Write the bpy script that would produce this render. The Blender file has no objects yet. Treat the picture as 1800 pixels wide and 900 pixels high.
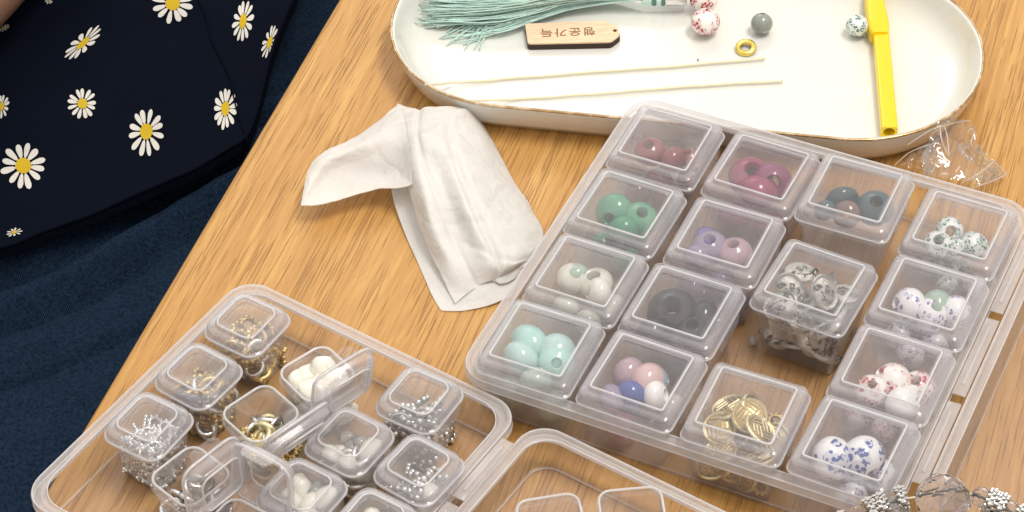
import bpy, bmesh, math, random
from mathutils import Vector, Matrix, noise
R = math.radians
sc = bpy.context.scene
sc.unit_settings.system = 'METRIC'
sc.unit_settings.scale_length = 0.01          # one unit is one centimetre
# ---------------------------------------------------------------- camera
CAM = Vector((0.0, -58.1837, 57.9230))
RT = Vector((0.998767, -0.035019, -0.035176)); UP = Vector((0.049636, 0.704648, 0.707819)); FW = Vector((0.0, 0.708692, -0.705518))
FPX = 4193.85
cd = bpy.data.cameras.new('camera'); cam = bpy.data.objects.new('camera', cd); sc.collection.objects.link(cam)
cam.matrix_world = Matrix(((RT.x, UP.x, -FW.x, CAM.x), (RT.y, UP.y, -FW.y, CAM.y), (RT.z, UP.z, -FW.z, CAM.z), (0, 0, 0, 1)))
cd.sensor_width = 36; cd.lens = FPX / 1800 * 36; cd.clip_start = 1; cd.clip_end = 2000
sc.camera = cam
# ---------------------------------------------------------------- light
w = bpy.data.worlds.new('World'); sc.world = w; w.use_nodes = True
bg = w.node_tree.nodes['Background']; bg.inputs[1].default_value = 1.0
# the room round the table: pale ceiling, duller walls, dim floor
wt = w.node_tree; wc = wt.nodes.new('ShaderNodeTexCoord'); ws = wt.nodes.new('ShaderNodeSeparateXYZ'); wr0 = wt.nodes.new('ShaderNodeValToRGB')
wt.links.new(wc.outputs['Generated'], ws.inputs[0]); wt.links.new(ws.outputs[2], wr0.inputs[0]); wt.links.new(wr0.outputs[0], bg.inputs[0])
while len(wr0.color_ramp.elements) < 5: wr0.color_ramp.elements.new(.5)
for el, (pp_, kk) in zip(wr0.color_ramp.elements, ((0.0, .16), (.08, .42), (.40, .82), (.60, 1.04), (1.0, 1.12))): el.position = pp_; el.color = (kk, kk * .955, kk * .905, 1)
def area(name, loc, target, sx, sy, radiance, col):
    l = bpy.data.lights.new(name, 'AREA'); l.shape = 'RECTANGLE'; l.size = sx; l.size_y = sy
    l.energy = radiance * math.pi * sx * sy; l.color = col
    o = bpy.data.objects.new(name, l); sc.collection.objects.link(o); o.location = loc
    o.rotation_euler = (Vector(target) - Vector(loc)).to_track_quat('-Z', 'Y').to_euler(); return o
area('ceiling_lamp_far', (-50, 246, 185), (0, 10, 0), 150, 80, 2.4, (1.0, 0.95, 0.88))
area('ceiling_lamp_near', (60, -10, 190), (5, 0, 0), 80, 45, 22.0, (1.0, 0.96, 0.90))
sc.view_settings.view_transform = 'Standard'; sc.view_settings.look = 'None'; sc.view_settings.exposure = 0.0; sc.view_settings.gamma = 1
sc.cycles.transparent_max_bounces = 64; sc.cycles.max_bounces = 10; sc.cycles.diffuse_bounces = 4; sc.cycles.glossy_bounces = 4
sc.cycles.use_denoising = True
sc.cycles.caustics_reflective = False; sc.cycles.caustics_refractive = False; sc.cycles.sample_clamp_indirect = 4

def P(px, py, z=0.0):
    """place where the line of sight through that point of the photograph meets the height z"""
    d = FW + RT * ((px - 900) / FPX) + UP * ((450 - py) / FPX)
    return CAM + d * ((z - CAM.z) / d.z)

# ---------------------------------------------------------------- materials
def nt(name):
    m = bpy.data.materials.new(name); m.use_nodes = True; t = m.node_tree
    return m, t, t.nodes['Principled BSDF'], t.nodes['Material Output']
def N(t, kind, **kw):
    n = t.nodes.new(kind)
    for k, v in kw.items():
        if k.startswith('i_'): n.inputs[int(k[2:])].default_value = v
        else: setattr(n, k, v)
    return n
def L(t, a, b): t.links.new(a, b)
def mapped(t, scale=(1, 1, 1), rot=(0, 0, 0)):
    tc = N(t, 'ShaderNodeTexCoord'); mp = N(t, 'ShaderNodeMapping'); mp.inputs['Scale'].default_value = scale; mp.inputs['Rotation'].default_value = rot
    L(t, tc.outputs['Object'], mp.inputs[0]); return mp.outputs[0]
def noise_tex(t, vec, scale, detail=3, rough=.5, dist=0):
    n = N(t, 'ShaderNodeTexNoise'); n.inputs['Scale'].default_value = scale; n.inputs['Detail'].default_value = detail
    n.inputs['Roughness'].default_value = rough; n.inputs['Distortion'].default_value = dist; L(t, vec, n.inputs['Vector']); return n.outputs['Fac']
def ramp(t, fac, stops):
    r = N(t, 'ShaderNodeValToRGB'); L(t, fac, r.inputs[0]); e = r.color_ramp.elements
    while len(e) < len(stops): e.new(0.5)
    for el, (p, c) in zip(e, stops): el.position = p; el.color = (c[0], c[1], c[2], 1) if hasattr(c, '__len__') else (c, c, c, 1)
    return r.outputs[0]
def mixc(t, fac, a, b, mode='MIX'):
    m = N(t, 'ShaderNodeMix', data_type='RGBA', blend_type=mode)
    for s, v in ((0, fac), (6, a), (7, b)):
        if hasattr(v, 'links') or isinstance(v, bpy.types.NodeSocket): L(t, v, m.inputs[s])
        elif s == 0: m.inputs[0].default_value = v
        else: m.inputs[s].default_value = (*v, 1)
    return m.outputs[2]
def bump(t, h, dist, p, strength=1.0):
    b = N(t, 'ShaderNodeBump'); b.inputs['Distance'].default_value = dist; b.inputs['Strength'].default_value = strength
    L(t, h, b.inputs['Height']); L(t, b.outputs[0], p.inputs['Normal']); return b
def plain(name, col, rough=.5, metal=0, coat=0, sub=0, var=0.12, scale=3, bmp=0.0, trans=0):
    m, t, p, o = nt(name); p.inputs['Roughness'].default_value = rough; p.inputs['Metallic'].default_value = metal
    p.inputs['Coat Weight'].default_value = coat; p.inputs['Coat Roughness'].default_value = .06
    if sub: p.inputs['Subsurface Weight'].default_value = sub; p.inputs['Subsurface Scale'].default_value = .3; p.inputs['Subsurface Radius'].default_value = (1, .8, .6)
    if trans: p.inputs['Transmission Weight'].default_value = trans
    v = mapped(t); n = noise_tex(t, v, scale, 4, .6)
    L(t, mixc(t, n, tuple(c * (1 - var) for c in col), tuple(min(1, c * (1 + var)) for c in col)), p.inputs['Base Color'])
    if bmp: bump(t, noise_tex(t, v, scale * 6, 3), bmp, p)
    return m
def film(name, base, edge, rough=.22, col=(.93, .92, .93), gloss=.9, mottled=.35):
    """thin milky polypropylene: part of the light passes straight on, more is scattered where it is seen edge on"""
    m, t, p, o = nt(name); t.nodes.remove(p)
    tr = N(t, 'ShaderNodeBsdfTransparent'); tr.inputs[0].default_value = (.985, .98, .985, 1)
    df = N(t, 'ShaderNodeBsdfDiffuse'); df.inputs[0].default_value = (*col, 1)
    tl = N(t, 'ShaderNodeBsdfTranslucent'); tl.inputs[0].default_value = (*col, 1)
    body = N(t, 'ShaderNodeMixShader'); body.inputs[0].default_value = .45; L(t, df.outputs[0], body.inputs[1]); L(t, tl.outputs[0], body.inputs[2])
    lw = N(t, 'ShaderNodeLayerWeight'); lw.inputs['Blend'].default_value = .5
    pw = N(t, 'ShaderNodeMath', operation='POWER'); L(t, lw.outputs['Facing'], pw.inputs[0]); pw.inputs[1].default_value = 3.0
    mr = N(t, 'ShaderNodeMapRange'); L(t, pw.outputs[0], mr.inputs[0]); mr.inputs[3].default_value = base; mr.inputs[4].default_value = edge
    v = mapped(t); n = noise_tex(t, v, 1.3, 4, .6)
    mu = N(t, 'ShaderNodeMapRange'); L(t, n, mu.inputs[0]); mu.inputs[3].default_value = 1 - mottled; mu.inputs[4].default_value = 1 + mottled
    al = N(t, 'ShaderNodeMath', operation='MULTIPLY', use_clamp=True); L(t, mr.outputs[0], al.inputs[0]); L(t, mu.outputs[0], al.inputs[1])
    s1 = N(t, 'ShaderNodeMixShader'); L(t, al.outputs[0], s1.inputs[0]); L(t, tr.outputs[0], s1.inputs[1]); L(t, body.outputs[0], s1.inputs[2])
    gl = N(t, 'ShaderNodeBsdfGlossy'); gl.inputs['Roughness'].default_value = rough
    p5 = N(t, 'ShaderNodeMath', operation='POWER'); L(t, lw.outputs['Facing'], p5.inputs[0]); p5.inputs[1].default_value = 4.0
    fr = N(t, 'ShaderNodeMath', operation='MULTIPLY_ADD'); L(t, p5.outputs[0], fr.inputs[0]); fr.inputs[1].default_value = .9; fr.inputs[2].default_value = .05
    fm = N(t, 'ShaderNodeMath', operation='MULTIPLY'); L(t, fr.outputs[0], fm.inputs[0]); fm.inputs[1].default_value = gloss
    s2 = N(t, 'ShaderNodeMixShader'); L(t, fm.outputs[0], s2.inputs[0]); L(t, s1.outputs[0], s2.inputs[1]); L(t, gl.outputs[0], s2.inputs[2])
    L(t, s2.outputs[0], o.inputs['Surface']); return m
M = {}
M['lid'] = film('frosted_lid_plastic', .036, .60, .12, (.92, .91, .95), .85, .55)
M['lid_clear'] = film('clear_lid_plastic', .05, .60, .14, (.95, .94, .94), 1.2, .55)
M['lid_rim'] = film('milky_lid_border', .20, .85, .14, (.93, .92, .96), .9)
M['cup'] = film('box_wall_plastic', .085, .45, .2, (.93, .92, .93), .9)
M['case'] = film('case_plastic', .03, .26, .18, (.95, .93, .92), .9)
M['rim'] = film('thick_rim_plastic', .36, .75, .18, (.95, .93, .93), .9)
M['cup_clear'] = film('clear_box_wall', .025, .30, .12)
M['edge'] = film('ridge_highlight_plastic', .62, .9, .12, (.97, .96, .97))  # edge tubes: thick milky plastic, with ridge highlights put into the white
M['wrap'] = film('cellophane', .012, .22, .06, (.95, .95, .95), 2.5, .5)
M['wrap_blue'] = film('blue_cellophane_print', .22, .45, .08, (.42, .62, .80), 1.0)
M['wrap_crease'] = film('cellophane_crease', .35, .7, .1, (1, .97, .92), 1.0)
def wood_mat():
    m, t, p, o = nt('oiled_oak')
    v = mapped(t)
    wv = noise_tex(t, mapped(t, (.5, .035, .5)), 1.0, 3, .55)
    base = ramp(t, wv, [(.3, (.56, .30, .085)), (.5, (.65, .385, .122)), (.7, (.71, .445, .160))])
    # growth bands, long and wavering
    warp = N(t, 'ShaderNodeTexNoise'); warp.inputs['Scale'].default_value = 1; L(t, mapped(t, (.22, .05, .2)), warp.inputs['Vector'])
    sep = N(t, 'ShaderNodeSeparateXYZ'); L(t, v, sep.inputs[0])
    ad = N(t, 'ShaderNodeMath', operation='MULTIPLY_ADD'); L(t, warp.outputs['Fac'], ad.inputs[0]); ad.inputs[1].default_value = 7.0; L(t, sep.outputs[0], ad.inputs[2])
    cmb = N(t, 'ShaderNodeCombineXYZ'); L(t, ad.outputs[0], cmb.inputs[0])
    band = noise_tex(t, cmb.outputs[0], 1.6, 4, .65)
    base = mixc(t, ramp(t, band, [(.38, 0.0), (.52, .6), (.62, .1)]), base, (.49, .25, .072))
    streak = noise_tex(t, mapped(t, (3.0, .04, 3), (0, 0, R(1.0))), 1.0, 4, .7, .0)
    base = mixc(t, ramp(t, streak, [(.47, 0.0), (.56, .55), (.66, .8)]), base, (.49, .25, .07))
    fine = noise_tex(t, mapped(t, (9, .35, 5)), 1.0, 4, .7)
    base = mixc(t, .8, base, ramp(t, fine, [(.3, (.80, .70, .55)), (.7, (1.0, 1.0, 1.0))]), 'MULTIPLY')
    # open pores: short dark dashes lying along the grain, gathered in the bands
    po = noise_tex(t, mapped(t, (15, .30, 3)), 1.0, 2, .5, 0)
    gate = noise_tex(t, mapped(t, (.9, .05, 1)), 1.3, 2, .5)
    sm = N(t, 'ShaderNodeMath', operation='MULTIPLY_ADD'); L(t, gate, sm.inputs[0]); sm.inputs[1].default_value = .42; L(t, po, sm.inputs[2])
    pf = ramp(t, sm.outputs[0], [(.80, 0.0), (.86, .75)])
    col = mixc(t, pf, base, (.33, .16, .05))
    p2 = noise_tex(t, mapped(t, (24, .7, 3)), 1.0, 1, .5)
    col = mixc(t, ramp(t, p2, [(.63, 0.0), (.72, .5)]), col, (.36, .18, .06))
    L(t, col, p.inputs['Base Color']); p.inputs['Roughness'].default_value = .42
    L(t, ramp(t, fine, [(0, .36), (1, .52)]), p.inputs['Roughness'])
    bump(t, pf, -.02, p); return m
M['oak'] = wood_mat()
def pattern(name, ground, ink, scale=4.2, thr=.5, ink2=None):
    m, t, p, o = nt(name); v = mapped(t)
    wn = N(t, 'ShaderNodeTexNoise'); wn.inputs['Scale'].default_value = 5; L(t, v, wn.inputs['Vector'])
    wv = mixc(t, .12, v, wn.outputs['Color'])
    vo = N(t, 'ShaderNodeTexVoronoi'); vo.inputs['Scale'].default_value = scale; vo.inputs['Randomness'].default_value = .9; L(t, wv, vo.inputs['Vector'])
    vs = N(t, 'ShaderNodeTexVoronoi'); vs.inputs['Scale'].default_value = scale * 2.7; L(t, wv, vs.inputs['Vector'])
    f = ramp(t, vo.outputs['Distance'], [(thr - .05, 1.0), (thr, 0.0)])
    g = ramp(t, vs.outputs['Distance'], [(.40, 1.0), (.50, .25)])
    mu = N(t, 'ShaderNodeMath', operation='MULTIPLY'); L(t, f, mu.inputs[0]); L(t, g, mu.inputs[1])
    L(t, mixc(t, mu.outputs[0], ground, ink), p.inputs['Base Color'])
    p.inputs['Roughness'].default_value = .18; p.inputs['Coat Weight'].default_value = .6; p.inputs['Coat Roughness'].default_value = .05; return m
M['red_pat'] = pattern('red_flower_porcelain', (.82, .80, .75), (.45, .01, .02), 2.0, .62)
M['green_pat'] = pattern('green_flower_porcelain', (.78, .80, .76), (.02, .15, .11), 2.2, .58)
M['blue_pat'] = pattern('blue_flower_porcelain', (.80, .80, .80), (.035, .07, .30), 1.7, .55)
M['violet_pat'] = pattern('violet_flower_porcelain', (.80, .79, .80), (.13, .07, .33), 2.4, .46)
for k, c in dict(garnet=(.20, .018, .014), plum=(.26, .018, .07), plum2=(.20, .012, .08), green=(.03, .24, .12), green2=(.06, .29, .15), lilac=(.26, .21, .30), violet=(.10, .06, .26), rosy=(.42, .28, .32),
                 teal=(.012, .05, .058), teal2=(.02, .07, .078), brown=(.16, .09, .07), cream=(.62, .63, .52), cream2=(.70, .68, .60), sage=(.30, .42, .33), black=(.005, .007, .012), mint=(.38, .64, .57),
                 mint2=(.44, .65, .61), pink=(.62, .42, .40), blue=(.05, .08, .30), white=(.80, .80, .76), beige=(.50, .42, .34), greygreen=(.24, .26, .23), bluegrey=(.28, .36, .42), steel=(.30, .30, .32)).items():
    M[k] = plain('bead_glaze_' + k, c, .16, 0, .5, .0, .22, 2.2)
M['silver'] = plain('bright_silver', (.90, .88, .82), .2, .95, 0, 0, .25, 6, .01)
M['old_silver'] = plain('antique_silver', (.62, .60, .54), .24, 1, 0, 0, .55, 7, .03)
M['dark_silver'] = plain('dark_silver', (.16, .155, .15), .25, 1, 0, 0, .3, 6, .01)
M['gold'] = plain('antique_gold', (.80, .58, .27), .32, .8, 0, 0, .3, 6, .02)
M['pale_gold'] = plain('pale_gold', (.88, .74, .46), .32, .8, 0, 0, .25, 6, .02)
M['bright_gold'] = plain('polished_gold', (.95, .70, .18), .15, 1, 0, 0, .12, 4, .01)
M['pearl'] = plain('pearl', (.88, .84, .74), .2, 0, .8, .0, .08, 3)
M['shell'] = plain('cream_shell', (.80, .77, .66), .3, 0, .5, .0, .18, 4, .02)
M['clearbead'] = plain('clear_bead', (.86, .86, .84), .08, 0, .5, 0, .05, 3, 0, .75)
M['crystal'] = plain('faceted_crystal', (.86, .84, .86), .03, 0, .3, 0, .06, 3, 0, .92)

# ---------------------------------------------------------------- mesh helpers
COL = sc.collection
def new(name, data, mat=None, parent=None, loc=None, rot=None, smooth=38):
    if mat is not None and not data.materials: data.materials.append(mat)
    o = bpy.data.objects.new(name, data); COL.objects.link(o)
    if parent is not None: o.parent = parent
    if loc is not None: o.location = loc
    if rot is not None: o.rotation_euler = rot
    return o
def mesh(name, verts, faces, smooth=38):
    me = bpy.data.meshes.new(name); me.from_pydata([tuple(v) for v in verts], [], faces); me.update()
    if smooth:
        me.polygons.foreach_set('use_smooth', [True] * len(me.polygons))
        if smooth < 180: me.set_sharp_from_angle(angle=R(smooth))
    return me
def tag(o, label=None, cat=None, group=None, kind=None):
    if label: o['label'] = label
    if cat: o['category'] = cat
    if group: o['group'] = group
    if kind: o['kind'] = kind
    return o
def empty(name, loc=(0, 0, 0), rot=(0, 0, 0)):
    o = bpy.data.objects.new(name, None); COL.objects.link(o); o.location = loc; o.rotation_euler = rot; o.empty_display_size = .3; return o
class Bag:
    """collects pieces into one mesh"""
    def __init__(s): s.v = []; s.f = []
    def add(s, v, f):
        b = len(s.v); s.v += [Vector(x) for x in v]; s.f += [tuple(i + b for i in q) for q in f]; return s
    def xf(s, m):
        s.v = [m @ v for v in s.v]; return s
    def mesh(s, name, smooth=38): return mesh(name, s.v, s.f, smooth)
def loft(rings, cap0=True, cap1=True):
    n = len(rings[0]); v = [p for r in rings for p in r]; f = []
    for i in range(len(rings) - 1):
        for j in range(n):
            k = (j + 1) % n; f.append((i * n + j, i * n + k, (i + 1) * n + k, (i + 1) * n + j))
    if cap0: f.append(tuple(range(n))[::-1])
    if cap1: f.append(tuple((len(rings) - 1) * n + j for j in range(n)))
    return v, f
def rrect(hx, hy, r, z, seg=5, cx=0, cy=0):
    r = max(.005, min(r, hx, hy)); out = []
    for sx, sy, a0 in ((1, 1, 0), (-1, 1, 90), (-1, -1, 180), (1, -1, 270)):
        for k in range(seg + 1):
            a = R(a0 + 90 * k / seg); out.append((cx + sx * (hx - r) + r * math.cos(a), cy + sy * (hy - r) + r * math.sin(a), z))
    return out
def profile(h, steps, seg=5):
    """steps: (offset from the outer half size, corner radius, z)"""
    hx, hy = (h, h) if not hasattr(h, '__len__') else h
    return loft([rrect(hx + d, hy + d, r, z, seg) for d, r, z in steps])
def box(x0, x1, y0, y1, z0, z1, b=0.0):
    cx, cy, hx, hy = (x0 + x1) / 2, (y0 + y1) / 2, (x1 - x0) / 2, (y1 - y0) / 2
    if b: rs = [rrect(hx - b, hy - b, b, z0, 2, cx, cy), rrect(hx, hy, b, z0 + b, 2, cx, cy), rrect(hx, hy, b, z1 - b, 2, cx, cy), rrect(hx - b, hy - b, b, z1, 2, cx, cy)]
    else: rs = [rrect(hx, hy, .005, z, 1, cx, cy) for z in (z0, z1)]
    return loft(rs)
def tube(pts, rad, n=6, closed=False):
    pts = [Vector(p) for p in pts]; v = []; f = []; m = len(pts); up = Vector((0, 0, 1)); 
    for i, p in enumerate(pts):
        a = pts[(i - 1) % m] if (closed or i) else p; b = pts[(i + 1) % m] if (closed or i < m - 1) else p
        t = (b - a).normalized(); s = t.cross(up)
        if s.length < .05: s = t.cross(Vector((1, 0, 0)))
        s.normalize(); q = s.cross(t); r = rad[i] if hasattr(rad, '__len__') else rad
        for k in range(n):
            c = 2 * math.pi * k / n; v.append(p + s * (r * math.cos(c)) + q * (r * math.sin(c)))
    for i in range(m if closed else m - 1):
        for k in range(n):
            j = (i + 1) % m; l = (k + 1) % n; f.append((i * n + k, i * n + l, j * n + l, j * n + k))
    if not closed: f.append(tuple(range(n))[::-1]); f.append(tuple((m - 1) * n + k for k in range(n)))
    return v, f
def lathe(prof, n=20, closed=True):
    v = []; f = []; m = len(prof)
    for i in range(n):
        a = 2 * math.pi * i / n
        for r, z in prof: v.append((r * math.cos(a), r * math.sin(a), z))
    for i in range(n):
        k = (i + 1) % n
        for j in range(m if closed else m - 1):
            l = (j + 1) % m; f.append((i * m + j, k * m + j, k * m + l, i * m + l))
    return v, f
def ball(c, r, nu=8, nv=5, sq=(1, 1, 1)):
    v = [(c[0], c[1], c[2] - r * sq[2])]; f = []
    for i in range(1, nv):
        p = math.pi * i / nv
        for k in range(nu):
            a = 2 * math.pi * k / nu; v.append((c[0] + sq[0] * r * math.sin(p) * math.cos(a), c[1] + sq[1] * r * math.sin(p) * math.sin(a), c[2] - sq[2] * r * math.cos(p)))
    v.append((c[0], c[1], c[2] + r * sq[2])); last = len(v) - 1
    for k in range(nu):
        l = (k + 1) % nu; f.append((0, 1 + l, 1 + k)); f.append((last, last - nu + k, last - nu + l))
        for i in range(nv - 2): f.append((1 + i * nu + k, 1 + i * nu + l, 1 + (i + 1) * nu + l, 1 + (i + 1) * nu + k))
    return v, f
def crom(pts, t):
    n = len(pts) - 1; x = min(max(t, 0), 1) * n; i = min(int(x), n - 1); u = x - i
    p0, p1, p2, p3 = pts[max(i - 1, 0)], pts[i], pts[i + 1], pts[min(i + 2, n)]
    return (p1 * 2 + (p2 - p0) * u + (p0 * 2 - p1 * 5 + p2 * 4 - p3) * u * u + (p1 * 3 - p0 - p2 * 3 + p3) * u ** 3) * .5
def patch(rows, nu, nv, disp=None):
    """smooth sheet through rows of control points"""
    out = []
    for i in range(nv + 1):
        for j in range(nu + 1):
            c = [crom(r, j / nu) for r in rows]; p = crom(c, i / nv)
            if disp: p = p + Vector((0, 0, disp(p, i / nv, j / nu)))
            out.append(p)
    f = [(i * (nu + 1) + j, i * (nu + 1) + j + 1, (i + 1) * (nu + 1) + j + 1, (i + 1) * (nu + 1) + j) for i in range(nv) for j in range(nu)]
    return out, f
def solid(me, th):
    """give a sheet mesh real thickness"""
    n = len(me.vertices); v = [q.co.copy() for q in me.vertices]; f = [tuple(p.vertices) for p in me.polygons]; cnt = {}
    for q in f:
        for a, b in zip(q, q[1:] + q[:1]): cnt[(a, b)] = 1
    v += [q - Vector((0, 0, abs(th))) for q in v]; f2 = f + [tuple(i + n for i in q[::-1]) for q in f] + [(b, a, a + n, b + n) for a, b in cnt if (b, a) not in cnt]
    nm = me.name; bpy.data.meshes.remove(me); me = bpy.data.meshes.new(nm); me.from_pydata(v, [], f2); me.update()
    me.polygons.foreach_set('use_smooth', [True] * len(me.polygons)); me.set_sharp_from_angle(angle=R(60)); return me

# ---------------------------------------------------------------- table
e0, e1 = Vector((-6.33, 14.51)), Vector((-15.39, -10.08)); gd = (e0 - e1).normalized(); gang = math.atan2(gd.y, gd.x)
tb = Bag()
edge_steps = [(-.35, -2.6), (0, -2.35), (0, -.42), (-.05, -.2), (-.17, -.06), (-.36, 0)]
v, f = loft([rrect(45 + d, 75 + d, .4, z, 3, 45, 0) for d, z in edge_steps]); tb.add(v, f)
table = empty('oak_table', (e1.x, e1.y, 0), (0, 0, gang - math.pi / 2)); tag(table, 'light oak wooden table with straight grain and rounded edge under the cases', 'table')
new('tabletop', tb.mesh('tabletop', 30), M['oak'], table)
ap = Bag(); ap.add(*box(6, 84, -68, 68, -9, -2.62, .1))
new('apron', ap.mesh('apron'), M['oak'], table)
for x, y in ((8, -66), (8, 66), (82, -66), (82, 66)):
    lg = Bag(); lg.add(*box(x - 3, x + 3, y - 3, y + 3, -74, -9.01, .2)); new('leg', lg.mesh('leg'), M['oak'], table)

# ---------------------------------------------------------------- floor under everything
M['floor'] = plain('dark_floor', (.05, .045, .04), .6, 0, 0, 0, .3, .02)
fl = Bag().add(*box(-250, 250, -250, 250, -76, -74.02)); tag(new('floor', fl.mesh('floor', 0), M['floor']), 'dark floor far below the table', None, None, 'structure')

# ---------------------------------------------------------------- person: jeans, daisy-print top, forearm
def cloth(name, c0, c1, weave=(5.5, 22), rough=.85, amp=.05):
    m, t, p, o = nt(name)
    tw = N(t, 'ShaderNodeTexWave', wave_type='BANDS', bands_direction='X'); tw.inputs['Scale'].default_value = weave[0]; tw.inputs['Distortion'].default_value = 1.2; tw.inputs['Detail'].default_value = 3; tw.inputs['Detail Scale'].default_value = 3
    L(t, mapped(t, (1, 1, .3), (0, 0, R(35))), tw.inputs['Vector'])
    sp = noise_tex(t, mapped(t), weave[1], 3, .7); big = noise_tex(t, mapped(t), .25, 3, .6)
    aw = N(t, 'ShaderNodeMath', operation='MULTIPLY_ADD'); L(t, tw.outputs['Fac'], aw.inputs[0]); aw.inputs[1].default_value = .4; aw.inputs[2].default_value = .35
    a = N(t, 'ShaderNodeMath', operation='MULTIPLY'); L(t, aw.outputs[0], a.inputs[0]); L(t, sp, a.inputs[1])
    c = ramp(t, a.outputs[0], [(.17, c0), (.40, c1)]); c = mixc(t, .35, c, ramp(t, big, [(.35, (.55, .55, .55)), (.65, (1, 1, 1))]), 'MULTIPLY')
    L(t, c, p.inputs['Base Color']); p.inputs['Roughness'].default_value = rough; p.inputs['Specular IOR Level'].default_value = .06
    p.inputs['Sheen Weight'].default_value = .0; bump(t, a.outputs[0], amp, p); return m
M['denim'] = cloth('navy_denim', (.003, .008, .020), (.022, .046, .086), (5.5, 6.5), .9, .09)
M['daisy_cloth'] = cloth('black_navy_cotton', (.0012, .0024, .0065), (.0035, .0065, .016), (9, 26), .9, .02)
M['petal'] = cloth('petal_print', (.62, .60, .55), (.80, .78, .72), (9, 26), .9, .02)
M['yolk'] = cloth('yellow_print', (.55, .36, .02), (.70, .50, .04), (9, 26), .9, .02)
M['seam'] = plain('navy_piping', (.005, .009, .017), .8, 0, 0, 0, .3, 4)
M['skin'] = plain('skin', (.42, .22, .15), .5, 0, 0, .1, .12, 1.5, .01)
person = empty('person', (-32, 20, -40)); tag(person, 'seated person in a dark daisy-print top and navy jeans beside the table', 'person')
inv = Vector((-32, 20, -40))
def fold(q, q0, wd): return math.exp(-((q - q0) / wd) ** 2)
def hden(x, y):
    # folds run up to the right, as the cloth is pulled towards the hip
    wpx = noise.noise(Vector((x * .08, y * .08, 3))) * 2.2
    q = -math.sin(R(30)) * x + math.cos(R(30)) * y + wpx
    s = math.cos(R(30)) * x + math.sin(R(30)) * y
    h = .9 * fold(q, 24.6, 1.3) + .8 * fold(q, 27.6, .9) + .6 * fold(q, 22.3, .7) + .45 * fold(q, 30.3, .7) - .5 * fold(q, 26.2, .6) - .4 * fold(q, 23.5, .45)
    h += .45 * fold(q, 19.5, 1.2) * (.5 + .5 * math.sin(s * .3))
    h -= .22 * fold(q, 21.1, .22) + .25 * fold(q, 25.3, .2) + .22 * fold(q, 29.1, .25) + .2 * fold(q, 18.2 + .05 * s, .2)
    h *= 1.9
    h += .5 * noise.fractal(Vector((x * .16, y * .16, 1)), 1, 2, 3)
    h += 3.2 * math.exp(-((q - 16) / 13) ** 2)
    return h
Z0 = -17.0
nx, ny = 190, 330; vv = []
for j in range(ny + 1):
    for i in range(nx + 1):
        x = -46 + 42 * i / nx; y = -22 + 74 * j / ny
        z = Z0 + hden(x, y)
        z -= 30 * max(0, (-40 - x) / 10) ** 2
        vv.append(Vector((x, y, z)) - inv)
ff = [(j * (nx + 1) + i, j * (nx + 1) + i + 1, (j + 1) * (nx + 1) + i + 1, (j + 1) * (nx + 1) + i) for j in range(ny) for i in range(nx)]
new('trousers', solid(mesh('trousers', vv, ff, 180), .25), M['denim'], person)
ZB = -12.2
hem = [(-260, 430), (-100, 440), (0, 438), (80, 408), (160, 380), (230, 348), (290, 322), (345, 298), (400, 265), (432, 245), (448, 215), (462, 165), (478, 100), (500, 40), (530, -30), (560, -120), (600, -260)]
hem3 = [Vector((a, b, 0)) for a, b in hem]; HC = Vector((-420, -420, 0))
def hbl(x, y):
    q = -math.sin(R(34)) * x + math.cos(R(34)) * y + 1.4 * noise.noise(Vector((x * .1, y * .1, 7)))
    h = .35 * noise.fractal(Vector((x * .12, y * .12, 5)), 1, 2, 3)
    h += .55 * fold(q, 39.5, 1.4) - .5 * fold(q, 36.8, .8)
    return h
def W(px, py, off=0.0):
    c = P(px, py, ZB); z = hbl(c.x, c.y); c = P(px, py, ZB + z + off); return c
NS, NTT = 220, 110; vv = []
for i in range(NTT + 1):
    k = 1 - (i / NTT) ** 1.35
    for j in range(NS + 1):
        h = crom(hem3, j / NS); q = HC + (h - HC) * (.02 + .98 * k)
        p = W(q.x, q.y)
        if i == 0: p.z -= .35
        vv.append(p - inv)
ff = [(i * (NS + 1) + j, i * (NS + 1) + j + 1, (i + 1) * (NS + 1) + j + 1, (i + 1) * (NS + 1) + j) for i in range(NTT) for j in range(NS)]
top = new('daisy_top', solid(mesh('daisy_top', vv, ff, 180), -.18), M['daisy_cloth'], person)
sm_pts = [Vector((a, b, 0)) for a, b in ((335, -40), (350, 0), (362, 30), (372, 70), (392, 110), (405, 140), (412, 175), (420, 205), (436, 250))]
sb = Bag()
for dx in (0,):
    sb.add(*tube([W(crom(sm_pts, k / 30).x + dx, crom(sm_pts, k / 30).y, .10) - inv for k in range(31)], .035, 5))
new('seam_piping', sb.mesh('seam_piping', 180), M['daisy_cloth'], top)
hb = Bag().add(*tube([W(*(HC + (crom(hem3, k / 90) - HC) * .997).xy, .02) - inv for k in range(91)], .09, 5)); new('hem', hb.mesh('hem', 180), M['daisy_cloth'], top)
daisies = [(41, 291, 41, 42, 0, 12), (257, 231, 33, 43, 5, 12), (145, 182, 26, 27, 10, 13), (303, 6, 38, 36, 0, 12), (396, 191, 21, 38, 4, 13), (427, 37, 18, 40, 10, 12), (474, 74, 12, 32, 18, 11), (3, 187, 13, 22, 10, 11), (146, 76, 15, 44, 48, 12), (85, -2, 10, 8, 60, 10), (8, 49, 11, 5, -30, 9), (25, 408, 15, 7, -15, 9)]
rr = random.Random(4)
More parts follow.
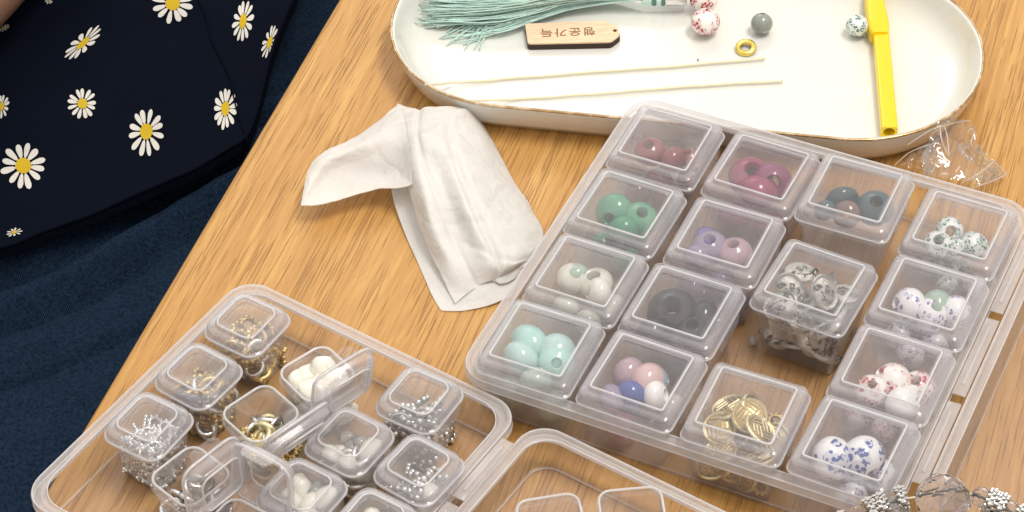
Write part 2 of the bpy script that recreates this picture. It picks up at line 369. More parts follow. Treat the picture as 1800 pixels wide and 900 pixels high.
for n, (cx, cy, ax, ay, ang, k) in enumerate(daisies):
    pb, yb = Bag(), Bag(); ca, sa = math.cos(R(ang)), math.sin(R(ang))
    def at(u, v, off):
        a, b = u * ax, v * ay; return W(cx + a * ca - b * sa, cy + a * sa + b * ca, off) - inv
    for i in range(k):
        th = 2 * math.pi * (i + rr.uniform(-.13, .13)) / k + .2; ln = rr.uniform(.9, 1.04); wd = rr.uniform(.115, .145)
        prof = [(.30, .05), (.45, .6), (.62, .85), (.78, 1), (.9, .85), (.97, .5), (1.0, .0)]
        side = [(r * ln, s * wd) for r, s in prof]; poly = side + [(r, -s) for r, s in side[-2::-1]]
        pv = [at(r * math.cos(th) - s * math.sin(th), r * math.sin(th) + s * math.cos(th), .035) for r, s in poly]
        pb.add(pv + [sum(pv, Vector()) / len(pv)], [(a, (a + 1) % len(pv), len(pv)) for a in range(len(pv))])
    cv = [at(.34 * rr.uniform(.93, 1.05) * math.cos(a * math.pi / 9), .34 * rr.uniform(.93, 1.05) * math.sin(a * math.pi / 9), .05) for a in range(18)]
    yb.add(cv + [at(0, 0, .05)], [(a, (a + 1) % 18, 18) for a in range(18)])
    new('petals', pb.mesh('petals', 180), M['petal'], top); new('flower_centre', yb.mesh('flower_centre', 180), M['yolk'], top)
arm = [(P(-420, 230, -8) , 4.2), (P(-260, 100, -8), 3.6), (P(-130, 5, -8.3), 3.1), (P(-60, -55, -8.6), 2.9), (P(0, -110, -8.8), 2.8), (P(60, -180, -9), 3.6)]
new('forearm', Bag().add(*tube([crom([a - inv for a, r in arm], k / 24) for k in range(25)], [crom([Vector((r, 0, 0)) for a, r in arm], k / 24).x for k in range(25)], 20)).mesh('forearm', 180), M['skin'], person)

# ---------------------------------------------------------------- oval tray and what lies on it
M['glaze'] = plain('ivory_glaze', (.69, .683, .635), .16, 0, .7, 0, .03, .5, .0)
def gilt():
    m, t, p, o = nt('worn_gilding'); v = mapped(t); n = noise_tex(t, v, 1.6, 5, .7)
    L(t, ramp(t, n, [(.42, (.50, .32, .15)), (.62, (.72, .56, .36))]), p.inputs['Base Color']); L(t, ramp(t, n, [(.45, 1.0), (.6, .4)]), p.inputs['Metallic']); p.inputs['Roughness'].default_value = .25; return m
M['gilt'] = gilt()
TA = R(-12.42)
def sup(a, b, z, seg=30): return rrect(a, b, b - .12, z, seg)
tray = empty('oval_tray', (6.70, 9.50, 0), (0, 0, TA)); tag(tray, 'oval ivory ceramic tray with a thin worn gold rim', 'tray')
ta, tbb = 10.93, 4.88
st = [(-1.3, .0), (-.85, .02), (-.55, .14), (-.32, .5), (-.13, 1.05), (-.03, 1.42), (-.02, 1.50), (-.07, 1.545), (-.14, 1.54), (-.20, 1.44), (-.32, 1.1), (-.52, .72), (-.80, .44), (-1.15, .31), (-1.6, .28)]
new('dish', Bag().add(*loft([sup(ta + d, tbb + d, z) for d, z in st])).mesh('dish', 60), M['glaze'], tray)
gv = []; 
new('gold_rim', Bag().add(*tube([(x, y, 1.525) for x, y, z in sup(ta - .05, tbb - .05, 0, seg=40)], .052, 8, True)).mesh('gold_rim', 180), M['gilt'], tray)
FZ = .285
def bead_mesh(name, rad, hole, squash=1.0, n=22, bulge=1.0):
    prof = []; a0 = math.asin(min(.95, hole / rad)); K = 12
    for k in range(K + 1):
        a = a0 + (math.pi - 2 * a0) * k / K; prof.append((rad * math.sin(a) ** bulge if bulge != 1 else rad * math.sin(a), -rad * squash * math.cos(a)))
    h = hole * .86; zt = prof[-1][1]
    prof += [(h, zt * .93), (h, -zt * .93)]
    return Bag().add(*lathe(prof, n)).mesh(name, 50)
BM = {}
def bead(loc, rad, mat, axis=(0, 0, 1), hole=.3, squash=.86, label=None, cat='bead', group=None, name='bead', spin=0.0):
    key = (mat, round(hole, 2), round(squash, 2))
    if key not in BM: BM[key] = bead_mesh(name, 1.0, hole, squash); BM[key].materials.append(M[mat])
    q = Vector(axis).to_track_quat('Z', 'Y') @ Matrix.Rotation(spin, 3, 'Z').to_quaternion()
    o = new(name, BM[key], None, None, loc, q.to_euler()); o.scale = (rad,) * 3
    return tag(o, label, cat, group)
def toward(loc, tilt=0.0, side=0.0):
    d = (CAM - Vector(loc)).normalized(); return d + Vector((side, 0, tilt))
# beads on the tray
p = P(1240, 38, .85); bead(p, .56, 'red_pat', (-.05, .25, 1), .27, .9, 'white porcelain bead with red flowers nearest the wooden tag tip on the tray', spin=2.1)
p = P(1237, 2, .85); bead(p + Vector((0, .1, 0)), .54, 'red_pat', (.2, .6, .6), .27, .9, 'red-flowered white bead behind its twin, cut by the photo top', spin=.6)
p = P(1339, 41, .72); bead(p, .42, 'greygreen', (.1, .35, 1), .24, .95, 'small grey green stone bead alone on the tray', name='bead')
p = P(1507, 45, .74); bead(p, .44, 'green_pat', (.3, .35, 1), .25, .92, 'white bead with green leaves touching the yellow tube', spin=4.0)
# gold ring spacer
gr = Bag(); 
for k in range(14):
    a = 2 * math.pi * k / 14; gr.add(*ball((.29 * math.cos(a), .29 * math.sin(a), 0), .10, 8, 5))
gr.add(*tube([(.29 * math.cos(2 * math.pi * k / 28), .29 * math.sin(2 * math.pi * k / 28), 0) for k in range(28)], .115, 8, True))
o = new('ring_bead', gr.mesh('ring_bead', 180), M['bright_gold'], None, P(1311, 84, .40), (R(10), R(-5), 0)); tag(o, 'bright gold ring spacer lying flat on the tray', 'ring')
tag(new('crumb', Bag().add(*ball((0, 0, 0), .045, 6, 4)).mesh('crumb', 180), M['steel'], None, P(1227, 105, .33)), 'tiny dark speck on the tray above the elastic cords', 'crumb')
# wooden tag
def tagp(l, z): return [P(x, y, z) for x, y in l]
outline = [(923, 41.5), (1063, 36), (1087, 47.5), (1090, 61), (1074, 73.5), (928, 76.5)]
tz1 = .60; c0 = P(1005, 58, tz1)
base = tagp(outline, tz1)
tg = empty('wooden_tag', (c0.x, c0.y, FZ)); tag(tg, 'pale wooden tag engraved with four Korean syllables and a hole', 'tag')
base = [Vector((b.x - c0.x, b.y - c0.y, 0)) for b in base][::-1]
def rounded(poly, r, seg=3):
    out = []; n = len(poly)
    for i, q in enumerate(poly):
        a = (poly[i - 1] - q).normalized(); b = (poly[(i + 1) % n] - q).normalized()
        s, e = q + a * r, q + b * r
        for k in range(seg + 1): t = k / seg; out.append(s * (1 - t) ** 2 + q * 2 * t * (1 - t) + e * t * t)
    return out
rb = rounded(base, .12); hc = P(1081, 53.5, tz1); hc = Vector((hc.x - c0.x, hc.y - c0.y, 0))
def with_hole(poly, z0, z1, hc, hr):
    me = bpy.data.meshes.new('t'); bm = bmesh.new(); hn = 14
    def ringv(z): return [bm.verts.new((q.x, q.y, z)) for q in poly], [bm.verts.new((hc.x + hr * math.cos(2 * math.pi * k / hn), hc.y + hr * math.sin(2 * math.pi * k / hn), z)) for k in range(hn)]
    o0, h0 = ringv(z0); o1, h1 = ringv(z1)
    for A, B in ((o0, o1), (h1, h0)):
        for k in range(len(A)): l = (k + 1) % len(A); bm.faces.new((A[k], A[l], B[l], B[k]))
    for O, H in ((o0, h0), (o1, h1)):
        es = [bm.edges.get((X[k], X[(k + 1) % len(X)])) for X in (O, H) for k in range(len(X))]
        bmesh.ops.triangle_fill(bm, use_beauty=True, edges=es)
    bmesh.ops.recalc_face_normals(bm, faces=bm.faces); bm.to_mesh(me); bm.free(); return me
def tag_mat():
    m, t, p, o = nt('birch_ply'); n = noise_tex(t, mapped(t, (1.2, 14, 3), (0, 0, R(-2))), 1.0, 4, .6)
    L(t, ramp(t, n, [(.3, (.66, .46, .29)), (.7, (.80, .61, .42))]), p.inputs['Base Color']); p.inputs['Roughness'].default_value = .6; return m
M['ply'] = tag_mat(); M['burnt'] = plain('burnt_edge', (.035, .018, .012), .7); M['engrave'] = plain('engraved_brown', (.24, .125, .045), .8)
new('tag_face', with_hole(rb, tz1 - FZ - .06, tz1 - FZ, hc, .085), M['ply'], tg)
new('burnt_edge', with_hole([q * 1.006 for q in rb], .005, tz1 - FZ - .062, hc, .083), M['burnt'], tg)
fc = bpy.data.curves.new('lettering', 'FONT'); fc.body = '행운가득'; fc.size = .52; fc.align_x = 'CENTER'; fc.align_y = 'CENTER'; fc.space_character = 1.22; fc.extrude = .004; fc.offset = .006
fo = bpy.data.objects.new('lettering_curve', fc); COL.objects.link(fo)
dg = bpy.context.evaluated_depsgraph_get(); tm = bpy.data.meshes.new_from_object(fo.evaluated_get(dg)); COL.objects.unlink(fo); bpy.data.objects.remove(fo)
tm.materials.clear(); d = P(1058, 53, tz1) - P(943, 57.5, tz1); tc = P(998, 55.5, tz1)
new('engraved_lettering', tm, M['engrave'], tg, (tc.x - c0.x, tc.y - c0.y, tz1 - FZ + .005), (0, 0, math.atan2(d.y, d.x) + math.pi))
# elastic cords
M['cord'] = plain('cream_cord', (.72, .64, .44), .5, 0, .2, 0, .12, 3)
for pts, lab in (([(748, 149, 1.62), (768, 148, .95), (800, 145, .5), (850, 142, .37), (1000, 130, .36), (1180, 117, .38), (1345, 103, .40)], 'upper of two cream elastic cords, its left end over the tray rim'),
                 ([(822, 177, 1.2), (850, 176.5, .65), (890, 175, .38), (960, 171, .36), (1090, 162, .38), (1240, 150, .38), (1376, 143, .39)], 'lower cream elastic cord, nearest the tray front rim')):
    c = [P(*q) for q in pts]; pp = []
    for k in range(61):
        q = crom(c, k / 60); q.y += .03 * noise.noise(Vector((k * .25, len(pts), 0))); pp.append(q)
    tag(new('elastic_cord', Bag().add(*tube(pp, .047, 8)).mesh('elastic_cord', 180), M['cord']), lab, 'cord')
# tassel
M['mint_thread'] = plain('mint_thread', (.58, .77, .70), .55, 0, 0, 0, .22, 9); M['mint_dark'] = plain('dark_green_band', (.10, .22, .19), .5)
tr_ = random.Random(11); ts = empty('tassel', P(1150, -5, FZ)); tag(ts, 'mint green silk tassel fanned out across the back of the tray', 'tassel')
to = Vector(ts.location); sb = Bag()
for i in range(430):
    u = tr_.random(); stray = tr_.random() < .10
    ex = tr_.gauss(765, 14) if not stray else tr_.uniform(770, 850); ey = -55 + 100 * u + tr_.gauss(0, 3) if not stray else tr_.uniform(35, 90)
    h = .15 + 1.0 * math.sin(math.pi * min(max((ey + 60) / 110, 0), 1)) * tr_.random() if not stray else tr_.uniform(.08, .2)
    s0 = P(1128, -6 + 11 * (u - .5), FZ + .45 + .25 * tr_.random())
    mid1 = P(1010 + tr_.gauss(0, 8), -16 + 30 * (u - .4) + (14 if stray else 0) + tr_.gauss(0, 2), FZ + .25 + h * .7)
    mid2 = P(880 + tr_.gauss(0, 10), -36 + 68 * (u - .02) + (28 if stray else 0) + tr_.gauss(0, 4), FZ + .1 + h)
    e = P(ex, ey, FZ + .05 + (h * .8 if not stray else .02)); 
    c = [s0, mid1, mid2, e]; ph = tr_.random() * 9
    pp = [crom(c, k / 12) + Vector((0, .10 * noise.noise(Vector((ph, k * .45, 0))) * (k / 12), .05 * noise.noise(Vector((ph, k * .5, 5))))) - to for k in range(13)]
    for q in pp: q.z = max(q.z, .04)
    sb.add(*tube(pp, .032 if not stray else .026, 3))
st_ = new('threads', sb.mesh('threads', 180), M['mint_thread'], ts); st_['kind'] = 'stuff'
a, b = P(1128, -6, FZ + .6) - to, P(1212, -6, FZ + .6) - to
ax = (b - a).normalized(); 
for k0, k1, rad, mt, nm in ((0, .22, .34, 'mint_thread', 'thread_wrap'), (.22, .30, .36, 'mint_dark', 'dark_band'), (.30, .42, .35, 'mint_thread', 'thread_wrap'), (.42, .48, .37, 'mint_dark', 'dark_band'), (.48, .95, .36, 'silver', 'cap')):
    new(nm, Bag().add(*tube([a + (b - a) * (k0 + (k1 - k0) * t) for t in (0, .08, .5, .92, 1)], [rad * .88, rad, rad, rad, rad * .88], 18)).mesh(nm, 50), M[mt], ts)
# yellow tube tool
M['yellow'] = plain('yellow_plastic', (.82, .57, .006), .28, 0, .3, 0, .05, 2, .01)
M['yellow_in'] = plain('yellow_bore', (.85, .55, .005), .5)
ya, yb_ = P(1546, 40, .62), P(1563, 233, .56); yo = empty('yellow_tube', (ya.x, ya.y, FZ)); tag(yo, 'bright yellow plastic tube tool with a flared cap across the tray', 'tool')
yo_l = Vector(yo.location); dr = (yb_ - ya); ln = dr.length; q = dr.to_track_quat('X', 'Z').to_matrix().to_4x4()
def sq(hw, hh, r, x, seg=4): return [(x, y, z) for y, z, _ in rrect(hw, hh, r, 0, seg)]
def bore(rad, x, n=20):  # same number of points as the rounded square, so the end face can be bridged
    return [(x, rad * math.cos(a), rad * math.sin(a)) for a in [2 * math.pi * (k + .5) / n for k in range(n)]]
bs = [sq(.20, .18, .08, 0), sq(.30, .27, .09, .02), sq(.30, .27, .09, ln - .02), sq(.285, .255, .09, ln), bore(.215, ln), bore(.21, ln - .02), bore(.20, ln - 1.2)]
bd = Bag().add(*loft(bs)); bd.xf(Matrix.Translation(ya - yo_l) @ q); new('tube_body', bd.mesh('tube_body', 35), M['yellow'], yo)
cs = [sq(.30, .30, .12, .95), sq(.37, .34, .12, .75), sq(.40, .36, .14, 0.1), sq(.36, .36, .14, -.9), sq(.30, .34, .14, -2.2), sq(.22, .28, .1, -3.4)]
cb = Bag().add(*loft(cs)); cb.xf(Matrix.Translation(ya - yo_l + Vector((-.10, 0, .06))) @ q @ Matrix.Rotation(R(3), 4, 'Z')); new('flared_cap', cb.mesh('flared_cap', 35), M['yellow'], yo)

# ---------------------------------------------------------------- paper napkin
def paper():
    m, t, p, o = nt('tissue_paper'); v = mapped(t); n = noise_tex(t, v, 9, 5, .7); b2 = noise_tex(t, v, 1.1, 3, .5, 1)
    L(t, ramp(t, n, [(.3, (.90, .885, .86)), (.7, (.95, .94, .92))]), p.inputs['Base Color']); p.inputs['Roughness'].default_value = .9; p.inputs['Specular IOR Level'].default_value = .1
    wv = mixc(t, .35, v, N(t, 'ShaderNodeTexNoise').outputs['Color']); vo = N(t, 'ShaderNodeTexVoronoi', feature='DISTANCE_TO_EDGE'); vo.inputs['Scale'].default_value = .8; L(t, wv, vo.inputs['Vector'])
    cr = ramp(t, vo.outputs['Distance'], [(0, 0.0), (.10, .5), (.4, .7)])
    s0 = N(t, 'ShaderNodeMath', operation='MULTIPLY_ADD'); L(t, cr, s0.inputs[0]); s0.inputs[1].default_value = .55; L(t, b2, s0.inputs[2])
    s = N(t, 'ShaderNodeMath', operation='MULTIPLY_ADD'); L(t, n, s.inputs[0]); s.inputs[1].default_value = .15; L(t, s0.outputs[0], s.inputs[2]); bump(t, s.outputs[0], .09, p)
    tl = N(t, 'ShaderNodeBsdfTranslucent'); tl.inputs[0].default_value = (.85, .83, .78, 1); mx = N(t, 'ShaderNodeMixShader'); mx.inputs[0].default_value = .42
    L(t, p.outputs[0], mx.inputs[1]); L(t, tl.outputs[0], mx.inputs[2]); L(t, mx.outputs[0], o.inputs['Surface']); return m
M['tissue'] = paper()
nk = empty('paper_napkin', (-2, 2, 0)); tag(nk, 'crumpled white paper napkin between tray and cases', 'napkin'); no = Vector((-2, 2, 0))
def rows(rr_): return [[P(*q) - no for q in r] for r in rr_]
def wr(a, k=0):
    return lambda p, s, t: a * noise.fractal(Vector((p.x * .9, p.y * .9, 2)), 1, 2.2, 5) + k * (-.22 * fold(t, .56 + .12 * s, .03) * min(1, s * 3) - .10 * fold(t, .26 + .12 * s, .03) + .12 * fold(s + .35 * t, .30, .03) - .12 * fold(s - .25 * t, .62, .02) * t)
main = rows([[(698, 180, .7), (728, 190, 1.1), (760, 188, 1.3), (795, 187, 1.25), (825, 190, .8), (838, 202, .2)],
             [(690, 222, 1.2), (722, 232, 1.9), (752, 240, 2.2), (795, 235, 1.9), (840, 235, 1.2), (868, 250, .12)],
             [(708, 285, 1.4), (733, 290, 2.0), (765, 292, 1.9), (805, 290, 2.1), (858, 295, 1.3), (900, 312, .10)],
             [(722, 345, 1.1), (748, 350, 1.8), (785, 350, 1.55), (825, 352, 1.9), (882, 352, 1.1), (932, 362, .10)],
             [(742, 410, .8), (768, 412, 1.35), (805, 410, 1.0), (845, 410, 1.5), (900, 410, 1.0), (955, 408, .12)],
             [(768, 468, .5), (792, 466, .8), (825, 462, .8), (865, 458, 1.1), (905, 460, .9), (945, 440, .35)],
             [(800, 532, .18), (818, 516, .3), (842, 502, .35), (862, 494, .45), (888, 484, .5), (925, 468, .45)]])
new('top_fold', solid(mesh('top_fold', *patch(main, 70, 80, wr(.09, 1)), 180), .03), M['tissue'], nk)
under = rows([[(688, 300, .6), (740, 300, .6), (800, 300, .5), (850, 300, .3)],
              [(690, 345, .35), (745, 345, .6), (820, 340, .6), (880, 350, .15)],
              [(712, 410, .12), (765, 410, .45), (835, 400, .5), (905, 410, .10)],
              [(742, 478, .06), (790, 478, .3), (850, 470, .45), (918, 462, .15)],
              [(760, 520, .05), (800, 520, .15), (855, 505, .30), (915, 480, .2)],
              [(776, 546, .04), (812, 546, .05), (860, 536, .10), (900, 520, .16)]])
new('under_fold', solid(mesh('under_fold', *patch(under, 30, 40, wr(.03)), 180), .025), M['tissue'], nk)
wing = rows([[(700, 182, .75), (668, 210, .95), (630, 238, 1.2), (585, 258, 1.25), (555, 278, 1.15), (540, 305, 1.0), (534, 335, .9), (529, 361, .82)],
             [(710, 205, 1.5), (680, 228, 1.7), (640, 252, 1.6), (597, 270, 1.45), (566, 290, 1.3), (550, 315, 1.1), (540, 340, .95), (532, 362, .83)],
             [(716, 240, 2.0), (690, 262, 1.6), (650, 280, 1.2), (610, 290, 1.0), (580, 306, .9), (560, 328, .85), (546, 346, .85), (536, 362, .84)],
             [(722, 280, 1.9), (700, 300, 1.3), (662, 308, .85), (620, 316, .7), (592, 328, .7), (570, 340, .75), (554, 352, .82), (541, 362, .85)],
             [(728, 322, 1.6), (702, 330, 1.25), (672, 331, .95), (636, 338, .85), (608, 346, .85), (585, 354, .85), (565, 359, .85), (546, 362, .86)]])
new('side_wing', solid(mesh('side_wing', *patch(wing, 56, 40, wr(.07)), 180), .03), M['tissue'], nk)
flap = rows([[(855, 460, .95), (885, 462, .9), (920, 462, .6), (938, 445, .4)],
             [(862, 478, .62), (885, 478, .62), (912, 472, .5), (930, 460, .4)],
             [(868, 492, .40), (880, 498, .38), (900, 492, .35), (918, 478, .32)]])
new('corner_flap', solid(mesh('corner_flap', *patch(flap, 16, 12, wr(.05)), 180), .03), M['tissue'], nk)

# ---------------------------------------------------------------- crumpled clear wrapper
wp = empty('plastic_wrapper', (16, 3, 0)); tag(wp, 'crumpled clear cellophane wrapper with pale blue print at the tray corner', 'wrapper'); wo = Vector((16, 3, 0))
wr_ = random.Random(5)
def crumple(name, ctrl, nu, nv, amp, mat, seed):
    r_ = random.Random(seed); rws = [[P(*q) - wo for q in r] for r in ctrl]; v, f = patch(rws, nu, nv)
    v = [q + Vector((r_.uniform(-amp, amp) * .6, r_.uniform(-amp, amp) * .6, abs(r_.gauss(0, amp)))) for q in v]
    f2 = []
    for a, b, c, d_ in f: f2 += [(a, b, c), (a, c, d_)] if r_.random() < .5 else [(a, b, d_), (b, c, d_)]
    me = mesh(name, v, f2, 180); return new(name, me, mat, wp)
crumple('film', [[(1650, 215, 1.65), (1668, 212, 1.3), (1690, 212, .9), (1712, 222, .4)], [(1628, 255, 1.2), (1655, 250, 1.2), (1690, 250, .8), (1722, 262, .2)], [(1620, 285, .8), (1660, 285, .9), (1705, 285, .7), (1752, 292, .15)], [(1625, 315, .5), (1665, 318, .7), (1715, 320, .6), (1768, 312, .12)]], 22, 18, .075, M['wrap'], 1)
crumple('film', [[(1582, 292, .5), (1615, 262, .9), (1650, 240, 1.3)], [(1590, 300, .3), (1622, 285, .7), (1655, 268, 1.0)], [(1600, 305, .2), (1632, 305, .4), (1668, 300, .7)]], 16, 11, .07, M['wrap'], 2)
crumple('film', [[(1690, 325, .5), (1715, 312, .9), (1745, 295, .7)], [(1700, 335, .3), (1725, 328, .7), (1768, 305, .2)]], 14, 7, .05, M['wrap'], 3)
for l, wd in (([(1634, 262, 1.3), (1627, 285, 1.0), (1634, 312, .6)], .28), ([(1686, 258, 1.0), (1694, 276, .9), (1712, 288, .8)], .17)):
    c = [P(*q) - wo for q in l]; n = 12; v = []
    for k in range(n + 1):
        q_ = crom(c, k / n); v += [q_ + Vector((-wd / 2, 0, .08)), q_ + Vector((0, 0, .17 + .04 * math.sin(k * 2))), q_ + Vector((wd / 2, .03, .08))]
    new('blue_print', mesh('blue_print', v, [(3 * k + j, 3 * k + j + 1, 3 * k + j + 4, 3 * k + j + 3) for k in range(n) for j in range(2)], 180), M['wrap_blue'], wp)
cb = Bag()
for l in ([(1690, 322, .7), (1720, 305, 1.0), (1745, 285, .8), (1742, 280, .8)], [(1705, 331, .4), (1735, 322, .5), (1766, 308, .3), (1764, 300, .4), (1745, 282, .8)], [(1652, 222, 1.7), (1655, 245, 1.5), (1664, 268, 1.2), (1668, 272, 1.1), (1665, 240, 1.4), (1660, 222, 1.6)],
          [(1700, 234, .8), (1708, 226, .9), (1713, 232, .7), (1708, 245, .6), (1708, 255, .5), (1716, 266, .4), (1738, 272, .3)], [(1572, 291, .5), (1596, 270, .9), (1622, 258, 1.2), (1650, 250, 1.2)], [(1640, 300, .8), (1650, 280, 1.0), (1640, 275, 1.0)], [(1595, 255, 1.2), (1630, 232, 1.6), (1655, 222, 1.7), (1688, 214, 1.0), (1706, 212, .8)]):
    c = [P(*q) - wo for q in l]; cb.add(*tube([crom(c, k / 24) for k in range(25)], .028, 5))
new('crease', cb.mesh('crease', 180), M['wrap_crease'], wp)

# ---------------------------------------------------------------- cases
def case(name, cu, cv, rot, half, depth, rad, label, cat='case'):
    o = empty(name, (cu, cv, 0), (0, 0, rot)); tag(o, label, cat); d = depth
    sh = [(-.42, rad * .75, .012), (-.32, rad * .8, .05), (-.26, rad * .85, d * .5), (-.20, rad * .9, d - .38), (-.24, rad * .86, d - .38), (-.30, rad * .82, d * .5), (-.37, rad * .78, .10), (-.47, rad * .72, .062)]
    new('case_shell', Bag().add(*profile(half, sh, 8)).mesh('case_shell', 30), M['case'], o)
    rm = [(-.20, rad * .9, d - .37), (-.03, rad, d - .37), (.0, rad, d - .32), (.0, rad, d - .05), (-.04, rad, d), (-.12, rad * .96, d), (-.17, rad * .93, d - .06), (-.30, rad * .86, d - .06), (-.34, rad * .84, d - .02), (-.38, rad * .82, d - .05), (-.38, rad * .82, d - .16), (-.24, rad * .88, d - .16), (-.24, rad * .88, d - .37)]
    v, f = loft([rrect(half + a, half + a, r, z, 8) for a, r, z in rm], False, False); n = len(rrect(1, 1, .1, 0, 8)); m = len(rm)
    f += [((m - 1) * n + j, (m - 1) * n + (j + 1) % n, (j + 1) % n, j) for j in range(n)]
    new('case_rim', mesh('case_rim', v, f, 30), M['rim'], o)
    eb = Bag()
    for dd, zz, rr2 in ((-.01, d - .345, .030), (-.03, d - .02, .026), (-.36, d - .02, .024)):
        eb.add(*tube([(x, y, zz) for x, y, _ in rrect(half + dd, half + dd, rad, 0, 8)], rr2, 6, True))
    new('rim_edge', eb.mesh('rim_edge', 180), M['edge'], o)
    fb = Bag().add(*tube([(x, y, .10) for x, y, _ in rrect(half - .44, half - .44, rad * .75, 0, 8)], .028, 6, True)); new('floor_edge', fb.mesh('floor_edge', 180), M['rim'], o)
    return o
def frame(rot): a, b = Vector((math.cos(rot), math.sin(rot), 0)), Vector((-math.sin(rot), math.cos(rot), 0)); return a, b
RA = R(-27.5); RU, RV = frame(RA); LA = R(-36.0); LU, LV = frame(LA)
def rc(u, v, z=0): q = RU * u + RV * v; return Vector((q.x, q.y, z))
def lc(u, v, z=0): q = LU * u + LV * v; return Vector((q.x, q.y, z))
c = rc(8.75, .15); big = case('bead_case', c.x, c.y, RA, 7.3, 1.9, 1.0, 'large clear square case holding fifteen small lidded bead boxes')
def hinge(o, half, depth, z, n, off=0):
    hb = Bag()
    for k in range(n):
        y = -half * .8 + 1.6 * half * (k + .5) / n
        hb.add(*box(half + .02, half + .46, y - half * .73 / n, y + half * .73 / n, z - .06, z, .02))
        hb.add(*tube([(half + .24, y - half * .55 / n, z + .02), (half + .24, y + half * .55 / n, z + .02)], .06, 8))
    new('hinge', hb.mesh('hinge'), M['rim'], o)
def lid_case(name, c, rot, half, depth, rad, parent):
    """the case's own lid, opened flat: a shallower shell, a part of the case"""
    o = case(name, c.x, c.y, rot, half, depth, rad, 'x')
    for k in ('label', 'category'): del o[k]
    o.parent = parent; o.matrix_parent_inverse = (Matrix.Translation(parent.location) @ parent.rotation_euler.to_matrix().to_4x4()).inverted()
    return o
hinge(big, 7.3, 1.9, 1.86, 3)
lid_case('case_lid', rc(16.05 + .48 + 7.3, .15), RA, 7.3, 1.75, 1.0, big)
c = lc(-.5, -12.4); small = case('findings_case', c.x, c.y, LA, 5.6, 1.6, .95, 'clear square case of small boxes with silver and gold findings')
hinge(small, 5.6, 1.6, 1.55, 3)
lid_case('case_lid', lc(5.1 + .42 + 5.6, -12.4), LA, 5.6, 1.45, .95, small)

# ---------------------------------------------------------------- small boxes
BOX = {}
def box_meshes(S, H, rcn, clasp):
    k = (S, H, rcn, clasp)
    if k in BOX: return BOX[k]
    h = S / 2; ht = -.13; bt = -.13 - .045 * S * 1.6; zt = H - .50; r = rcn
    cup = Bag().add(*profile(h, [(bt - .12, r * .7, 0), (bt - .02, r * .8, .03), (bt, r * .85, .10), (ht, r * .95, zt - .22), (ht + .07, r, zt - .20), (ht + .07, r, zt - .12), (ht, r * .95, zt - .10), (ht, r * .95, zt + .16), (ht - .06, r * .9, zt + .16), (ht - .065, r * .9, zt - .25), (bt - .06, r * .8, .14), (bt - .14, r * .7, .08)]))
    pn = -.33 if rcn < .35 else -.30; rp = .10 if rcn < .35 else .30; t = .50 if rcn < .35 else .40; bv = .13 if rcn < .35 else .07
    lid = Bag().add(*profile(h, [(pn - .14, rp, t - .02), (-.16, r * .7, t - .06), (-.09, r * .85, t - .14), (-.06, r * .9, 0), (.01, r, -.02), (.025, r, .02), (.02, r, .11), (-.025, r, .14), (-.04, r, t - bv), (-.075, r * .9, t - bv * .4), (-.15, r * .8, t), (pn + .03, rp, t), (pn, rp, t + .075), (pn - .03, rp, t + .10), (pn - .075, rp, t + .10), (pn - .10, rp, t + .05), (pn - .16, rp * .9, t + .035)]))
    lid.xf(Matrix.Translation((-h, 0, 0)))
    ed = Bag(); q = pn - .045
    ed.add(*tube([(x - h, y, t + .10) for x, y, _ in rrect(h + q, h + q, rp, 0, 5)], .038, 6, True))
    ed.add(*tube([(x - h, y, .06) for x, y, _ in rrect(h + .015, h + .015, r, 0, 5)], .032 if rcn < .35 else .045, 6, True))
    cl = Bag(); cw = S * .25; dp = .78 if clasp == 'long' else .34
    cl.add(*loft([[(-S - .035 - i * .045, y, z) for y, z in [(-cw, .12), (-cw, -dp + .2), (-cw + .06, -dp + .06), (-cw + .2, -dp), (cw - .2, -dp), (cw - .06, -dp + .06), (cw, -dp + .2), (cw, .12)]] for i in (0, 1)]))
    if clasp == 'long':
        for zz in (-.14, -.30): cl.add(*box(-S - .12, -S - .082, -cw * .55, cw * .55, zz - .035, zz + .035, .012))
    BOX[k] = (cup.mesh('box_cup', 32), lid.mesh('box_lid', 32), ed.mesh('lid_edge', 180), cl.mesh('clasp', 30)); return BOX[k]
def small_box(name, pos, rot, S, H, rcn, label, hinge_k=180, opened=0, clasp='short', mat='lid', lid=True, cupmat='cup'):
    cu, li, ed, cl = box_meshes(S, H, rcn, clasp)
    o = empty(name, pos, (0, 0, rot)); tag(o, label, 'box')
    b = new('cup', cu, None, o); 
    if not cu.materials: cu.materials.append(M[cupmat])
    if not lid or opened:
        new('cup_rim', Bag().add(*tube([(x, y, H - .335) for x, y, _ in rrect(S / 2 - .15, S / 2 - .15, rcn * .9, 0, 5)], .045, 6, True)).mesh('cup_rim', 180), M['edge'], o)
    if lid:
        if not li.materials:
            li.materials.append(M[mat]); li.materials.append(M['lid_rim']); lim_ = S / 2 - (.36 if rcn < .35 else .34)
            for pz in li.polygons:
                if max(abs(pz.center.x + S / 2), abs(pz.center.y)) > lim_: pz.material_index = 1
            ed.materials.append(M['edge']); cl.materials.append(M['lid'])
        a = R(hinge_k); l = new('lid', li, None, o, (math.cos(a) * S / 2, math.sin(a) * S / 2, H - .50), (0, R(opened), a))
        new('lid_edge', ed, None, l); new('clasp', cl, None, l)
    return o
